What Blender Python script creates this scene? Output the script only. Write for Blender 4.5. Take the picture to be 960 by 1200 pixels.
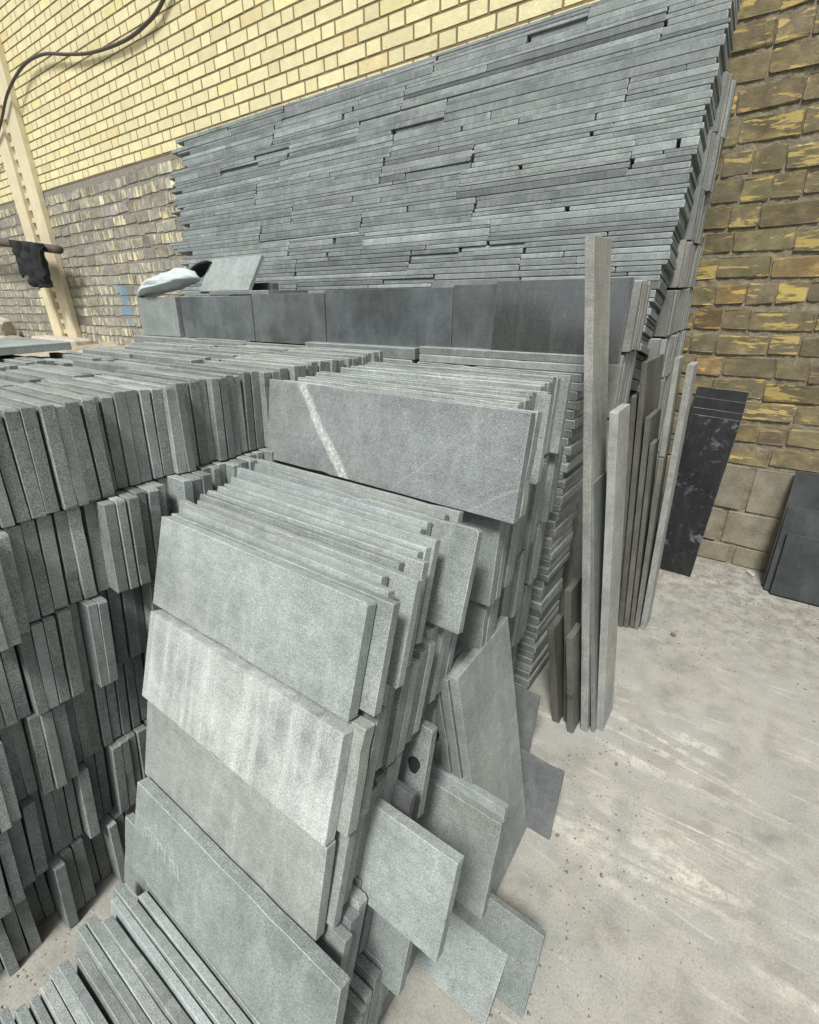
import bpy, bmesh, math, random
import numpy as np
from mathutils import Vector, Matrix, noise
R = random.Random(7)
rad = math.radians
scene = bpy.context.scene
C = scene.collection
for o in list(bpy.data.objects): bpy.data.objects.remove(o)

# ------------------------------------------------------------------ camera, sky, sun, exposure
YAW, PITCH, ROLL, FPX, CAM_H = .6352, .4198, .019, 577.0, 1.6
def cam_axes():
    cy, sy, cp, sp = math.cos(YAW), math.sin(YAW), math.cos(PITCH), math.sin(PITCH)
    right = Vector((cy, sy, 0)); fw = Vector((-sy*cp, cy*cp, -sp)); dn = -right.cross(fw)
    cr, sr = math.cos(ROLL), math.sin(ROLL)
    return cr*right + sr*dn, -sr*right + cr*dn, fw
AX, AD, AF = cam_axes()
cd = bpy.data.cameras.new('camera'); cam = bpy.data.objects.new('camera', cd); C.objects.link(cam)
m = Matrix((AX, -AD, -AF)).transposed().to_4x4(); m.translation = (0, 0, CAM_H)
cam.matrix_world = m
cd.sensor_fit = 'HORIZONTAL'; cd.sensor_width = 36; cd.lens = FPX/960*36
cd.clip_start = .02; cd.clip_end = 500
scene.camera = cam
def project(p):                       # photo pixels, used only to decide how finely a piece is modelled
    d = Vector(p) - Vector((0, 0, CAM_H)); w = d.dot(AF)
    if w < .05: return None
    return 480 + FPX*d.dot(AX)/w, 600 + FPX*d.dot(AD)/w, w

SUN_EL, SUN_AZ = rad(58), rad(163)    # azimuth measured clockwise from +y (towards the wall)
world = bpy.data.worlds.new('World'); scene.world = world; world.use_nodes = True
wn, wl = world.node_tree.nodes, world.node_tree.links
sky = wn.new('ShaderNodeTexSky'); sky.sky_type = 'NISHITA'; sky.sun_disc = False
sky.sun_elevation = SUN_EL; sky.sun_rotation = SUN_AZ; sky.dust_density = 4.0; sky.air_density = 1.0; sky.ozone_density = .6
hs = wn.new('ShaderNodeHueSaturation'); hs.inputs['Saturation'].default_value = .3
wl.new(sky.outputs[0], hs.inputs['Color']); wl.new(hs.outputs[0], wn['Background'].inputs[0])
wn['Background'].inputs[1].default_value = .064
sl = bpy.data.lights.new('sun', 'SUN'); sl.energy = 2.3; sl.angle = rad(12); sl.color = (1, .985, .955)
so = bpy.data.objects.new('sun', sl); C.objects.link(so)
sdir = Vector((math.sin(SUN_AZ)*math.cos(SUN_EL), math.cos(SUN_AZ)*math.cos(SUN_EL), math.sin(SUN_EL)))
so.rotation_euler = sdir.to_track_quat('Z', 'Y').to_euler(); so.location = (2, -3, 6)
vs = scene.view_settings; vs.view_transform = 'Standard'; vs.look = 'None'; vs.gamma = 1; vs.use_curve_mapping = False
vs.exposure = .88

# ------------------------------------------------------------------ helpers
def tag(o, label=None, cat=None, group=None, kind=None):
    if label: o['label'] = label
    if cat: o['category'] = cat
    if group: o['group'] = group
    if kind: o['kind'] = kind
    return o
def link(name, mesh, mat=None, parent=None):
    o = bpy.data.objects.new(name, mesh); C.objects.link(o)
    if mat is not None and len(mesh.materials) == 0: mesh.materials.append(mat)
    if parent: o.parent = parent
    return o
def empty(name, loc=(0, 0, 0)):
    o = bpy.data.objects.new(name, None); C.objects.link(o); o.location = loc; o.empty_display_size = .1
    return o
def mesh_from(name, v, f, smooth=False):
    me = bpy.data.meshes.new(name); me.from_pydata(v, [], f)
    if smooth: me.polygons.foreach_set('use_smooth', [True]*len(me.polygons))
    me.update(); return me
def box_data(x0, x1, y0, y1, z0, z1, V, F):
    b = len(V)
    V += [(x0,y0,z0),(x1,y0,z0),(x1,y1,z0),(x0,y1,z0),(x0,y0,z1),(x1,y0,z1),(x1,y1,z1),(x0,y1,z1)]
    F += [tuple(b+i for i in q) for q in ((0,3,2,1),(4,5,6,7),(0,1,5,4),(1,2,6,5),(2,3,7,6),(3,0,4,7))]

# slab mesh: x along the length (centred), y thickness from 0 (front) to T, z height from 0 to H
def slab_mesh(L, T, H, rng, detail=1, chip=.3, worn=1.0):
    x0, x1 = -L/2, L/2
    pts = []
    corners = [(x0, 0), (x1, 0), (x1, H), (x0, H)]
    for i in range(4):
        a, b, p = corners[i], corners[(i+1) % 4], corners[i-1]
        la = math.hypot(b[0]-a[0], b[1]-a[1]); ta = ((b[0]-a[0])/la, (b[1]-a[1])/la)
        lp = math.hypot(a[0]-p[0], a[1]-p[1]); tp = ((a[0]-p[0])/lp, (a[1]-p[1])/lp)
        c1 = c2 = .0012
        if rng.random() < chip:
            c1 = rng.uniform(.002, .007)*worn; c2 = rng.uniform(.002, .008)*worn
        c1 = min(c1, lp*.3); c2 = min(c2, la*.3)
        pts.append((a[0]-tp[0]*c1, a[1]-tp[1]*c1)); pts.append((a[0]+ta[0]*c2, a[1]+ta[1]*c2))
        if detail > 1:
            n = max(2, int(la/.045)); nrm = (-ta[1], ta[0])
            for k in range(1, n):
                t = (k+rng.uniform(-.3, .3))/n; d = rng.uniform(-.0002, .0004)
                q_ = rng.random()
                if q_ < .06*worn: d = rng.uniform(.001, .0035)
                if q_ < .006*worn: d = rng.uniform(.004, .007)
                pts.append((a[0]+ta[0]*la*t+nrm[0]*d, a[1]+ta[1]*la*t+nrm[1]*d))
    n = len(pts); cx, cz = 0, H/2
    ch = min(.0010, T*.05) if T < .15 else min(.0022, H*.1)
    V = []
    def loop(y, ins):
        for (x, z) in pts:
            e = ins*(rng.uniform(.5, 1.5) if detail > 1 else 1)
            V.append((x - math.copysign(min(e, abs(x-cx)), x-cx), y, z - math.copysign(min(e, abs(z-cz)), z-cz)))
    loop(0, ch); loop(ch, 0); loop(T-ch, 0); loop(T, ch)
    F = [tuple(range(n)), tuple(range(4*n-1, 3*n-1, -1))]
    for r in range(3):
        for i in range(n):
            j = (i+1) % n
            F.append((r*n+i, (r+1)*n+i, (r+1)*n+j, r*n+j))
    me = mesh_from('slab', V, F)
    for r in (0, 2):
        for i in range(n): me.polygons[2+r*n+i].material_index = 1     # the worn arrises, paler to paint thin highlight lines
    return me
LIB = {}
def lib_slab(L, T, H, rng, detail, chip=.3):
    k = (round(L, 2), round(T, 3), round(H, 3), detail, rng.randrange(3))
    if k not in LIB: LIB[k] = slab_mesh(k[0], k[1], k[2], random.Random(hash(k)), detail, chip)
    return LIB[k]
def basis(xa, ya, za, loc):
    m = Matrix((xa, ya, za)).transposed().to_4x4(); m.translation = loc; return m
def lean_x(lean, yaw=0, roll=0):       # slab parallel to the wall, its top leaning towards +y
    return Matrix.Rotation(yaw, 3, 'Z') @ Matrix.Rotation(-lean, 3, 'X') @ Matrix.Rotation(roll, 3, 'Y')
MATS = {}
def place(name, mesh, mat, rot3, loc, label, cat, group=None, tint=None, rng=R):
    if len(mesh.materials) and mesh.materials[0] != mat: mesh = mesh.copy(); mesh.materials.clear()
    o = link(name, mesh, mat)
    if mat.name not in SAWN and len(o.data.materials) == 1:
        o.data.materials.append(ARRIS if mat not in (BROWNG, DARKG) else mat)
    if mat.name in SAWN and len(o.data.materials) == 1:
        o.data.materials.append(SAWN[mat.name])
        for p in o.data.polygons:
            if abs(p.normal.y) < .7: p.material_index = 1
    m = rot3.to_4x4(); m.translation = Vector(loc); o.matrix_world = m
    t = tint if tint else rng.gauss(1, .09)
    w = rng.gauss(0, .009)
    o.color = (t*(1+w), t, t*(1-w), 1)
    return tag(o, label, cat, group)

# ------------------------------------------------------------------ materials
def node(nt, t, **kw):
    n = nt.nodes.new(t)
    for k, v in kw.items():
        if k == 'inp':
            for a, b in v.items(): n.inputs[a].default_value = b
        else: setattr(n, k, v)
    return n
def new_mat(name, rough=.8):
    m = bpy.data.materials.new(name); m.use_nodes = True
    b = m.node_tree.nodes['Principled BSDF']; b.inputs['Roughness'].default_value = rough
    b.inputs['Specular IOR Level'].default_value = .35
    MATS[name] = m
    return m, m.node_tree, b
def ramp(nt, fac, stops, interp='LINEAR'):
    r = node(nt, 'ShaderNodeValToRGB'); e = r.color_ramp.elements; r.color_ramp.interpolation = interp
    while len(e) < len(stops): e.new(.5)
    for i, (p, c) in enumerate(stops):
        e[i].position = p; e[i].color = (c[0], c[1], c[2], 1) if hasattr(c, '__len__') else (c, c, c, 1)
    nt.links.new(fac, r.inputs[0]); return r.outputs[0]
def mix(nt, a, b, fac, mode='MIX'):
    n = node(nt, 'ShaderNodeMix', data_type='RGBA', blend_type=mode)
    for s, v in ((6, a), (7, b), (0, fac)):
        if isinstance(v, bpy.types.NodeSocket): nt.links.new(v, n.inputs[s])
        elif s == 0: n.inputs[0].default_value = v
        else: n.inputs[s].default_value = (v[0], v[1], v[2], 1)
    return n.outputs[2]
def math_(nt, op, a, b=None, clamp=False):
    n = node(nt, 'ShaderNodeMath', operation=op, use_clamp=clamp)
    for i, v in enumerate((a, b)):
        if v is None: continue
        if isinstance(v, bpy.types.NodeSocket): nt.links.new(v, n.inputs[i])
        else: n.inputs[i].default_value = v
    return n.outputs[0]
def coords(nt, kind='pos', scale=(1, 1, 1), rand=True, rot=(0, 0, 0)):
    if kind == 'pos': s = node(nt, 'ShaderNodeNewGeometry').outputs['Position']
    else: s = node(nt, 'ShaderNodeTexCoord').outputs['Object']
    if rand:
        oi = node(nt, 'ShaderNodeObjectInfo')
        mu = math_(nt, 'MULTIPLY', oi.outputs['Random'], 37.0)
        a = node(nt, 'ShaderNodeVectorMath', operation='ADD')
        nt.links.new(s, a.inputs[0]); nt.links.new(mu, a.inputs[1]); s = a.outputs[0]
    mp = node(nt, 'ShaderNodeMapping'); mp.inputs['Scale'].default_value = scale; mp.inputs['Rotation'].default_value = rot
    nt.links.new(s, mp.inputs[0]); return mp.outputs[0]
def noise_(nt, vec, scale, detail=3, rough=.55, out=0, dist=0):
    n = node(nt, 'ShaderNodeTexNoise', inp={'Scale': scale, 'Detail': detail, 'Roughness': rough, 'Distortion': dist})
    nt.links.new(vec, n.inputs['Vector']); return n.outputs[out]
def bump(nt, b, h, strength=.3, dist=.003):
    n = node(nt, 'ShaderNodeBump', inp={'Strength': strength, 'Distance': dist})
    nt.links.new(h, n.inputs['Height']); nt.links.new(n.outputs[0], b.inputs['Normal'])

def stone(name, base, speck=.5, rough=.82, stain=.3, pale=.25, grain=380, tintpale=(.62, .64, .6), warm=.25, bumps=.25, extra=None):
    m, nt, b = new_mat(name, rough)
    v = coords(nt)
    fine = noise_(nt, v, grain, 2, .6)
    fine2 = noise_(nt, v, grain*2.6, 1, .5)
    g = math_(nt, 'ADD', math_(nt, 'MULTIPLY', fine, .65), math_(nt, 'MULTIPLY', fine2, .35))
    gr = ramp(nt, g, [(.38, 1-speck), (.5, 1.0), (.62, 1+speck)])
    big = ramp(nt, noise_(nt, v, 4.5, 4, .6), [(.3, 1-stain), (.55, 1.0), (.75, 1+stain*.6)])
    mid = ramp(nt, noise_(nt, v, 38, 3, .6), [(.3, .9), (.7, 1.1)])
    col = mix(nt, mix(nt, base, big, 1, 'MULTIPLY'), mid, 1, 'MULTIPLY')
    saw = noise_(nt, coords(nt, 'obj', (3, 3, 190), rot=(0, .03, 0)), 1.0, 3, .6)
    col = mix(nt, col, ramp(nt, saw, [(.3, .93), (.5, 1.0), (.7, 1.06)]), 1, 'MULTIPLY')
    wm = ramp(nt, noise_(nt, v, 2.3, 2), [(.45, 0), (.75, 1)])
    col = mix(nt, col, mix(nt, col, (1.12, 1.0, .82), 1, 'MULTIPLY'), math_(nt, 'MULTIPLY', wm, warm))
    # dusty smears from the saw and the rain
    vs_ = coords(nt, scale=(9, 9, 1.6))
    dust = ramp(nt, noise_(nt, vs_, 2.2, 5, .65, dist=.6), [(.5, 0), (.72, 1)])
    col = mix(nt, col, tintpale, math_(nt, 'MULTIPLY', dust, pale))
    # thin scratches
    wv = node(nt, 'ShaderNodeTexNoise', inp={'Scale': 3.0, 'Detail': 2, 'Distortion': 1.2}); nt.links.new(coords(nt, scale=(14, 14, 1.2), rot=(.5, .4, .9)), wv.inputs['Vector'])
    sc = ramp(nt, wv.outputs[0], [(.495, 0), (.5, 1), (.505, 0)])
    col = mix(nt, col, tintpale, math_(nt, 'MULTIPLY', sc, .10))
    if extra: col = extra(nt, col)
    col = mix(nt, col, gr, 1, 'MULTIPLY')
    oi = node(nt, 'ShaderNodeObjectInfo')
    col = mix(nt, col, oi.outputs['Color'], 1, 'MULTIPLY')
    nt.links.new(col, b.inputs['Base Color'])
    bump(nt, b, g, bumps, .0015)
    return m

GREY = stone('stone_grey', (.207, .232, .222), speck=.40, pale=.14)
GREY_EDGE = stone('stone_grey_sawn_ends', (.216, .238, .225), speck=.52, pale=.12, stain=.35, bumps=.4)
PALE = stone('stone_pale_grey', (.270, .300, .289), speck=.34, pale=.16, tintpale=(.66, .69, .67), stain=.25)
PILE = stone('stone_blue_grey', (.180, .206, .202), speck=.28, pale=.25, stain=.35, grain=220, tintpale=(.42, .45, .44), warm=.12)
WARM = stone('stone_weathered_beige', (.268, .275, .256), speck=.4, pale=.2, stain=.3, warm=.25)
DARKG = stone('stone_dark_grey', (.10, .107, .107), speck=.3, pale=.22, stain=.35, tintpale=(.24, .255, .26), rough=.6, warm=.1)
BROWNG = stone('stone_olive_grey', (.142, .146, .128), speck=.32, pale=.15, stain=.4, warm=.5, tintpale=(.4, .39, .33))

TAUPE = stone('stone_dull_taupe', (.262, .284, .268), speck=.3, pale=.2, stain=.2, warm=.08)
def vein_extra(nt, col):
    tc = node(nt, 'ShaderNodeTexCoord').outputs['Object']
    sp = node(nt, 'ShaderNodeSeparateXYZ'); nt.links.new(tc, sp.inputs[0])
    wob = math_(nt, 'MULTIPLY', math_(nt, 'SUBTRACT', noise_(nt, tc, 9, 3), .5), .05)
    # main white vein running down to the right
    z = sp.outputs[2]; x = sp.outputs[0]
    curve = math_(nt, 'ADD', math_(nt, 'MULTIPLY', z, -.88), -.088)
    curve = math_(nt, 'ADD', curve, math_(nt, 'MULTIPLY', math_(nt, 'MULTIPLY', z, z), .35))
    d = math_(nt, 'ABSOLUTE', math_(nt, 'ADD', math_(nt, 'SUBTRACT', x, curve), wob))
    core = ramp(nt, d, [(.0, 1), (.014, .85), (.024, 0)])
    br = ramp(nt, noise_(nt, tc, 90, 3, .7), [(.35, .25), (.6, 1)])
    col = mix(nt, col, (.52, .53, .50), math_(nt, 'MULTIPLY', core, br))
    for a, c, w, s in ((1.15, .07, .0022, .5), (1.5, .30, .004, .5), (-.6, .21, .0015, .35), (1.9, .24, .0018, .3)):
        d2 = math_(nt, 'ABSOLUTE', math_(nt, 'ADD', math_(nt, 'SUBTRACT', math_(nt, 'SUBTRACT', x, c), math_(nt, 'MULTIPLY', z, a)), wob))
        col = mix(nt, col, (.42, .44, .42), math_(nt, 'MULTIPLY', ramp(nt, d2, [(.0, 1), (w*2, 0)]), s*.6))
    return col
VEIN = stone('stone_grey_white_vein', (.205, .226, .225), speck=.42, pale=.12, extra=vein_extra)
def drip_extra(nt, col):
    tc = coords(nt, 'obj', (34, 34, 2.2), rand=False, rot=(0, -.12, 0))
    st = ramp(nt, noise_(nt, tc, 1.0, 4, .6), [(.48, 0), (.66, 1)])
    tc2 = coords(nt, 'obj', (1, 1, 1), rand=False)
    pat = ramp(nt, noise_(nt, tc2, 5, 3), [(.42, 0), (.6, 1)])
    col = mix(nt, col, (.5, .53, .51), math_(nt, 'MULTIPLY', st, .42))
    return mix(nt, col, (.48, .51, .49), math_(nt, 'MULTIPLY', pat, .45))
DRIP = stone('stone_pale_drip_stained', (.288, .312, .30), speck=.36, pale=.3, extra=drip_extra)
BLACKISH = stone('stone_black_honed', (.020, .021, .0215), speck=.2, pale=.10, stain=.3, tintpale=(.13, .14, .145), rough=.38, warm=.1, bumps=.03)
def scuff_extra(nt, col):
    tc = coords(nt, 'obj', (1, 1, 1), rand=False)
    a = ramp(nt, noise_(nt, tc, 11, 5, .7, dist=1.0), [(.54, 0), (.64, 1)])
    b_ = ramp(nt, noise_(nt, tc, 4, 2), [(.42, 0), (.56, 1)])
    col = mix(nt, col, (.17, .18, .18), math_(nt, 'MULTIPLY', math_(nt, 'MULTIPLY', a, b_), .8))
    d = ramp(nt, noise_(nt, tc, 120, 2), [(.68, 0), (.72, 1)])
    return mix(nt, col, (.25, .26, .26), math_(nt, 'MULTIPLY', d, .5))
SCUFF = stone('stone_black_scuffed', (.020, .021, .0215), speck=.2, pale=.10, stain=.3, tintpale=(.13, .14, .145), rough=.35, warm=.1, bumps=.03, extra=scuff_extra)
SHINY = stone('stone_dark_polished', (.05, .058, .058), speck=.35, pale=.05, stain=.2, rough=.10, bumps=.02)
for n_ in (1,):
    sb = SHINY.node_tree.nodes['Principled BSDF']; sb.inputs['Specular IOR Level'].default_value = .8; sb.inputs['Coat Weight'].default_value = 1.0; sb.inputs['Coat IOR'].default_value = 1.9; sb.inputs['Coat Roughness'].default_value = .12
HONED = stone('stone_charcoal_honed', (.094, .108, .107), speck=.2, pale=.2, stain=.45, tintpale=(.23, .255, .255), rough=.5, warm=.0, bumps=.05)

ARRIS = stone('worn_arris_highlight', (.32, .345, .335), speck=.3, pale=.3, stain=.3)  # dusty sawn arris, its pale tone doubling as a painted edge highlight
SAWN_D = stone('sawn_edge_dark', (.16, .165, .165), speck=.3, pale=.1, stain=.2)
SAWN = {'stone_black_honed': SAWN_D, 'stone_black_scuffed': SAWN_D, 'stone_charcoal_honed': SAWN_D, 'stone_dark_polished': SAWN_D}

# floor
def floor_mat():
    m, nt, b = new_mat('dusty_concrete', .88)
    v = coords(nt, rand=False)
    n1 = noise_(nt, v, 1.3, 5, .6); n2 = noise_(nt, v, 9, 5, .65); n3 = noise_(nt, v, 160, 3, .6)
    col = ramp(nt, n1, [(.3, (.25, .25, .226)), (.5, (.303, .295, .258)), (.72, (.345, .322, .265))])
    col = mix(nt, col, ramp(nt, n2, [(.3, .72), (.52, 1.0), (.72, 1.14)]), 1, 'MULTIPLY')
    # grey worn cement patches
    col = mix(nt, col, (.285, .292, .272), ramp(nt, noise_(nt, v, 2.6, 4, .6, dist=.5), [(.46, 0), (.62, .75)]))
    sp = node(nt, 'ShaderNodeSeparateXYZ'); nt.links.new(v, sp.inputs[0]); y = sp.outputs[1]; x = sp.outputs[0]
    # stone-dust slurry dried in streaks along the wall
    sv = coords(nt, rand=False, scale=(1.0, 6.0, 1), rot=(0, 0, -.02))
    st = ramp(nt, noise_(nt, sv, 1.05, 6, .62, dist=1.4), [(.52, 0), (.57, .7), (.66, 1)])
    pm = ramp(nt, noise_(nt, v, 2.2, 3, .5), [(.40, 0), (.54, 1)])
    st = math_(nt, 'MULTIPLY', math_(nt, 'MULTIPLY', st, pm), ramp(nt, noise_(nt, v, 26, 6, .75), [(.40, .1), (.58, 1)]))
    band = math_(nt, 'MULTIPLY', ramp(nt, math_(nt, 'MULTIPLY', y, .25), [(.22, 0), (.27, 1), (.42, 1), (.5, 0)]), st)
    col = mix(nt, col, (.60, .57, .49), math_(nt, 'MULTIPLY', band, .8))
    st2 = ramp(nt, noise_(nt, coords(nt, rand=False, scale=(1.6, 11, 1), rot=(0, 0, .12)), 1.4, 5, .6, dist=1.5), [(.6, 0), (.7, 1)])
    col = mix(nt, col, (.52, .51, .46), math_(nt, 'MULTIPLY', st2, .4))
    # brown grit dirt near the wall foot and the stacks
    dirt = math_(nt, 'MULTIPLY', ramp(nt, math_(nt, 'MULTIPLY', y, .25), [(.5, 0), (.72, 1)]), ramp(nt, noise_(nt, v, 14, 6, .75), [(.42, 0), (.6, 1)]))
    col = mix(nt, col, (.15, .132, .10), math_(nt, 'MULTIPLY', dirt, .7))
    blot = ramp(nt, noise_(nt, v, 5.5, 5, .7), [(.6, 0), (.74, 1)])
    col = mix(nt, col, (.19, .195, .18), math_(nt, 'MULTIPLY', blot, .5))
    # hairline crack
    cr = math_(nt, 'ABSOLUTE', math_(nt, 'ADD', math_(nt, 'ADD', x, math_(nt, 'MULTIPLY', y, .24)), math_(nt, 'ADD', math_(nt, 'MULTIPLY', noise_(nt, v, 14, 3), .03), -.255)))
    crm = ramp(nt, cr, [(.0, 1), (.004, 0)])
    col = mix(nt, col, (.13, .125, .115), math_(nt, 'MULTIPLY', crm, .14))
    sc = node(nt, 'ShaderNodeTexNoise', inp={'Scale': 1.7, 'Detail': 2, 'Distortion': 2.0}); nt.links.new(v, sc.inputs['Vector'])
    col = mix(nt, col, (.22, .215, .195), math_(nt, 'MULTIPLY', ramp(nt, sc.outputs[0], [(.494, 0), (.5, 1), (.506, 0)]), .22))
    col = mix(nt, col, ramp(nt, n3, [(.3, .82), (.5, 1), (.7, 1.14)]), 1, 'MULTIPLY')
    nt.links.new(col, b.inputs['Base Color'])
    h = math_(nt, 'ADD', math_(nt, 'MULTIPLY', n3, .3), math_(nt, 'ADD', n2, math_(nt, 'MULTIPLY', band, .6)))
    bump(nt, b, h, .35, .006)
    return m
FLOOR = floor_mat()

def brick_mat(name, base, var, rough=.85, yellow=None, streak=None):
    m, nt, b = new_mat(name, rough)
    v = coords(nt); oi = node(nt, 'ShaderNodeObjectInfo')
    geo_rand = node(nt, 'ShaderNodeAttribute', attribute_name='tone', attribute_type='GEOMETRY')
    col = ramp(nt, noise_(nt, v, 12, 4, .6), [(.3, [c*(1-var) for c in base]), (.6, base), (.8, [min(1, c*(1+var)) for c in base])])
    n3 = noise_(nt, v, 170, 3, .65)
    col = mix(nt, col, ramp(nt, n3, [(.3, .85), (.6, 1.05)]), 1, 'MULTIPLY')
    if streak:
        sv = coords(nt, scale=streak[0], rot=streak[1])
        rmix = math_(nt, 'MULTIPLY', math_(nt, 'SUBTRACT', math_(nt, 'FRACT', math_(nt, 'MULTIPLY', oi.outputs['Random'], 13.7)), .5), .17)
        nn = math_(nt, 'ADD', noise_(nt, sv, streak[2], 5, .62, dist=.35), rmix)
        msk = ramp(nt, nn, [(.575, 0), (.625, 1)])
        col = mix(nt, col, yellow, math_(nt, 'MULTIPLY', msk, .9))
        ps = coords(nt, scale=(6, 6, 10))
        col = mix(nt, col, yellow, math_(nt, 'MULTIPLY', ramp(nt, noise_(nt, ps, 2, 4), [(.5, 0), (.75, .35)]), 1.0))
    col = mix(nt, col, oi.outputs['Color'], 1, 'MULTIPLY')
    tn = math_(nt, 'ADD', math_(nt, 'MULTIPLY', geo_rand.outputs['Fac'], .45), .78)
    nt.links.new(col, b.inputs['Base Color']); bump(nt, b, math_(nt, 'ADD', n3, math_(nt, 'MULTIPLY', noise_(nt, v, 35, 4, .6), 1.5)), .55, .004)
    return m, nt, b, col
YEL, *_ = brick_mat('yellow_facing_brick', (.74, .675, .40), .10, .7)
COMM, cnt, cb, ccol = brick_mat('mortar_smeared_brick', (.175, .152, .093), .4, .9, yellow=(.44, .335, .125), streak=((6, 6, 30), (0, .75, 0), 1.2))
GREYB, gnt, gb, gcol = brick_mat('ash_grey_brick', (.30, .295, .252), .28, .9, yellow=(.66, .59, .38), streak=((16, 5, 3.5), (0, .25, 0), 1.1))
# blue sprayed mark on the ash grey bricks
def blue(nt, b, col):
    g = node(nt, 'ShaderNodeNewGeometry').outputs['Position']
    tot = None
    for c, r in (((-6.86, 3.35, 1.66), .15), ((-6.88, 3.35, 1.44), .16)):
        sub = node(nt, 'ShaderNodeVectorMath', operation='DISTANCE'); nt.links.new(g, sub.inputs[0]); sub.inputs[1].default_value = c
        d = math_(nt, 'ADD', sub.outputs['Value'], math_(nt, 'MULTIPLY', math_(nt, 'SUBTRACT', noise_(nt, g, 9, 3), .5), .2))
        k = ramp(nt, math_(nt, 'DIVIDE', d, r), [(.6, 1), (1.0, 0)])
        col = mix(nt, col, (.16, .27, .36), math_(nt, 'MULTIPLY', k, .8))
    nt.links.new(col, b.inputs['Base Color'])
blue(gnt, gb, gcol)
def plain(name, c, rough=.85, var=.15, scale=20, b_=.3, metal=0, grain=150):
    m, nt, b = new_mat(name, rough)
    v = coords(nt, rand=False)
    col = ramp(nt, noise_(nt, v, scale, 5, .62), [(.3, [x*(1-var) for x in c]), (.7, [min(1, x*(1+var)) for x in c])])
    n3 = noise_(nt, v, grain, 3)
    col = mix(nt, col, ramp(nt, n3, [(.3, 1-var*.6), (.7, 1+var*.4)]), 1, 'MULTIPLY')
    nt.links.new(col, b.inputs['Base Color']); bump(nt, b, n3, b_, .004); b.inputs['Metallic'].default_value = metal
    return m
MORTAR_Y = plain('mortar_tan', (.21, .165, .085), .95, .2)
MORTAR_R = plain('mortar_rough', (.205, .18, .125), .95, .3, 30, .9, grain=110)
MORTAR_G = plain('mortar_ash', (.24, .228, .19), .95, .25, 30, .8)
BLOCK = plain('block_tan', (.23, .21, .155), .92, .3, 9, .7)
CREAM = plain('cream_paint', (.66, .585, .40), .55, .1, 6, .05)
CABLE = plain('cable_rubber', (.085, .078, .068), .6, .2)
CLOTH = plain('black_cloth', (.018, .021, .022), .8, .35, 8)
SACK = plain('white_woven_sack', (.44, .51, .51), .6, .12, 10, .25)
WOOD = plain('weathered_wood', (.09, .075, .06), .85, .3, 25)
SOIL = plain('rubble_soil', (.30, .265, .20), .95, .3, 6, .9)
CONC = plain('pale_concrete', (.42, .385, .32), .9, .2, 12, .5)
YARD_M = plain('rendered_wall', (.26, .24, .20), .9, .2, 3)
GRIT = plain('grit', (.17, .15, .12), .95, .5, 300, .3)
CHALK = plain('chalk', (.44, .47, .45), .95, .1)

# ------------------------------------------------------------------ setting: floor
me = mesh_from('floor', [(-60, -60, 0), (60, -60, 0), (60, 60, 0), (-60, 60, 0)], [(0, 1, 2, 3)])
tag(link('floor', me, FLOOR), 'dusty pale concrete yard floor with dried stone slurry streaks', None, kind='structure')

# the plain wall on the far side of the yard, behind the camera (the glossy slab mirrors it)
V, F = [], []
for (x0, x1, h) in ((-26, -9.5, 3.1), (-9.5, -6.3, 4.3), (-6.3, -4.2, 3.6), (-4.2, 6, 3.0), (6, 20, 4.0)): box_data(x0, x1, -12.4, -12.0, 0, h, V, F)
tag(link('yard_wall', mesh_from('yard_wall', V, F), None), None, None, kind='structure')
bpy.data.objects['yard_wall'].data.materials.append(YARD_M)

# ------------------------------------------------------------------ the brick wall
WV = 3.36                                   # face of the wall
wall = empty('brick_wall', (-4, WV, 0))
tag(wall, 'long brick wall, yellow facing bricks above rough smeared bricks, behind all the stone stacks', 'wall')
def wpart(name, me, mat):
    o = link(name, me, mat, wall); o.matrix_parent_inverse = Matrix.Translation((4, -WV, 0)); return o
V, F = [], []; box_data(-16, 4, WV+.0005, WV+.30, 2.885, 6.0, V, F); wpart('mortar', mesh_from('mortar', V, F), MORTAR_Y)
V, F = [], []; box_data(-16, -2.4, WV+.004, WV+.30, 0, 2.885, V, F); wpart('mortar', mesh_from('mortar', V, F), MORTAR_G)
# rough mortar sheet on the right: granular, squeezed out between the courses
nx, nz = 260, 240; X0, X1, Z0, Z1 = -2.4, 4.0, 0.0, 2.885
xs = np.concatenate([np.linspace(X0, -.75, 20)[:-1], np.linspace(-.75, .75, nx), np.linspace(.75, X1, 30)[1:]]); zs = np.linspace(Z0, Z1, nz)
V = []
for z in zs:
    for x in xs:
        d = noise.fractal(Vector((x*24, 0, z*24)), .9, 2.1, 4)*.0055 + noise.noise(Vector((x*4, 3, z*4)))*.004
        V.append((x, WV+.0045-d, z))
w = len(xs); F = [(j*w+i, j*w+i+1, (j+1)*w+i+1, (j+1)*w+i) for j in range(nz-1) for i in range(w-1)]
wpart('mortar', mesh_from('mortar', V, F, True), MORTAR_R)

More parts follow.
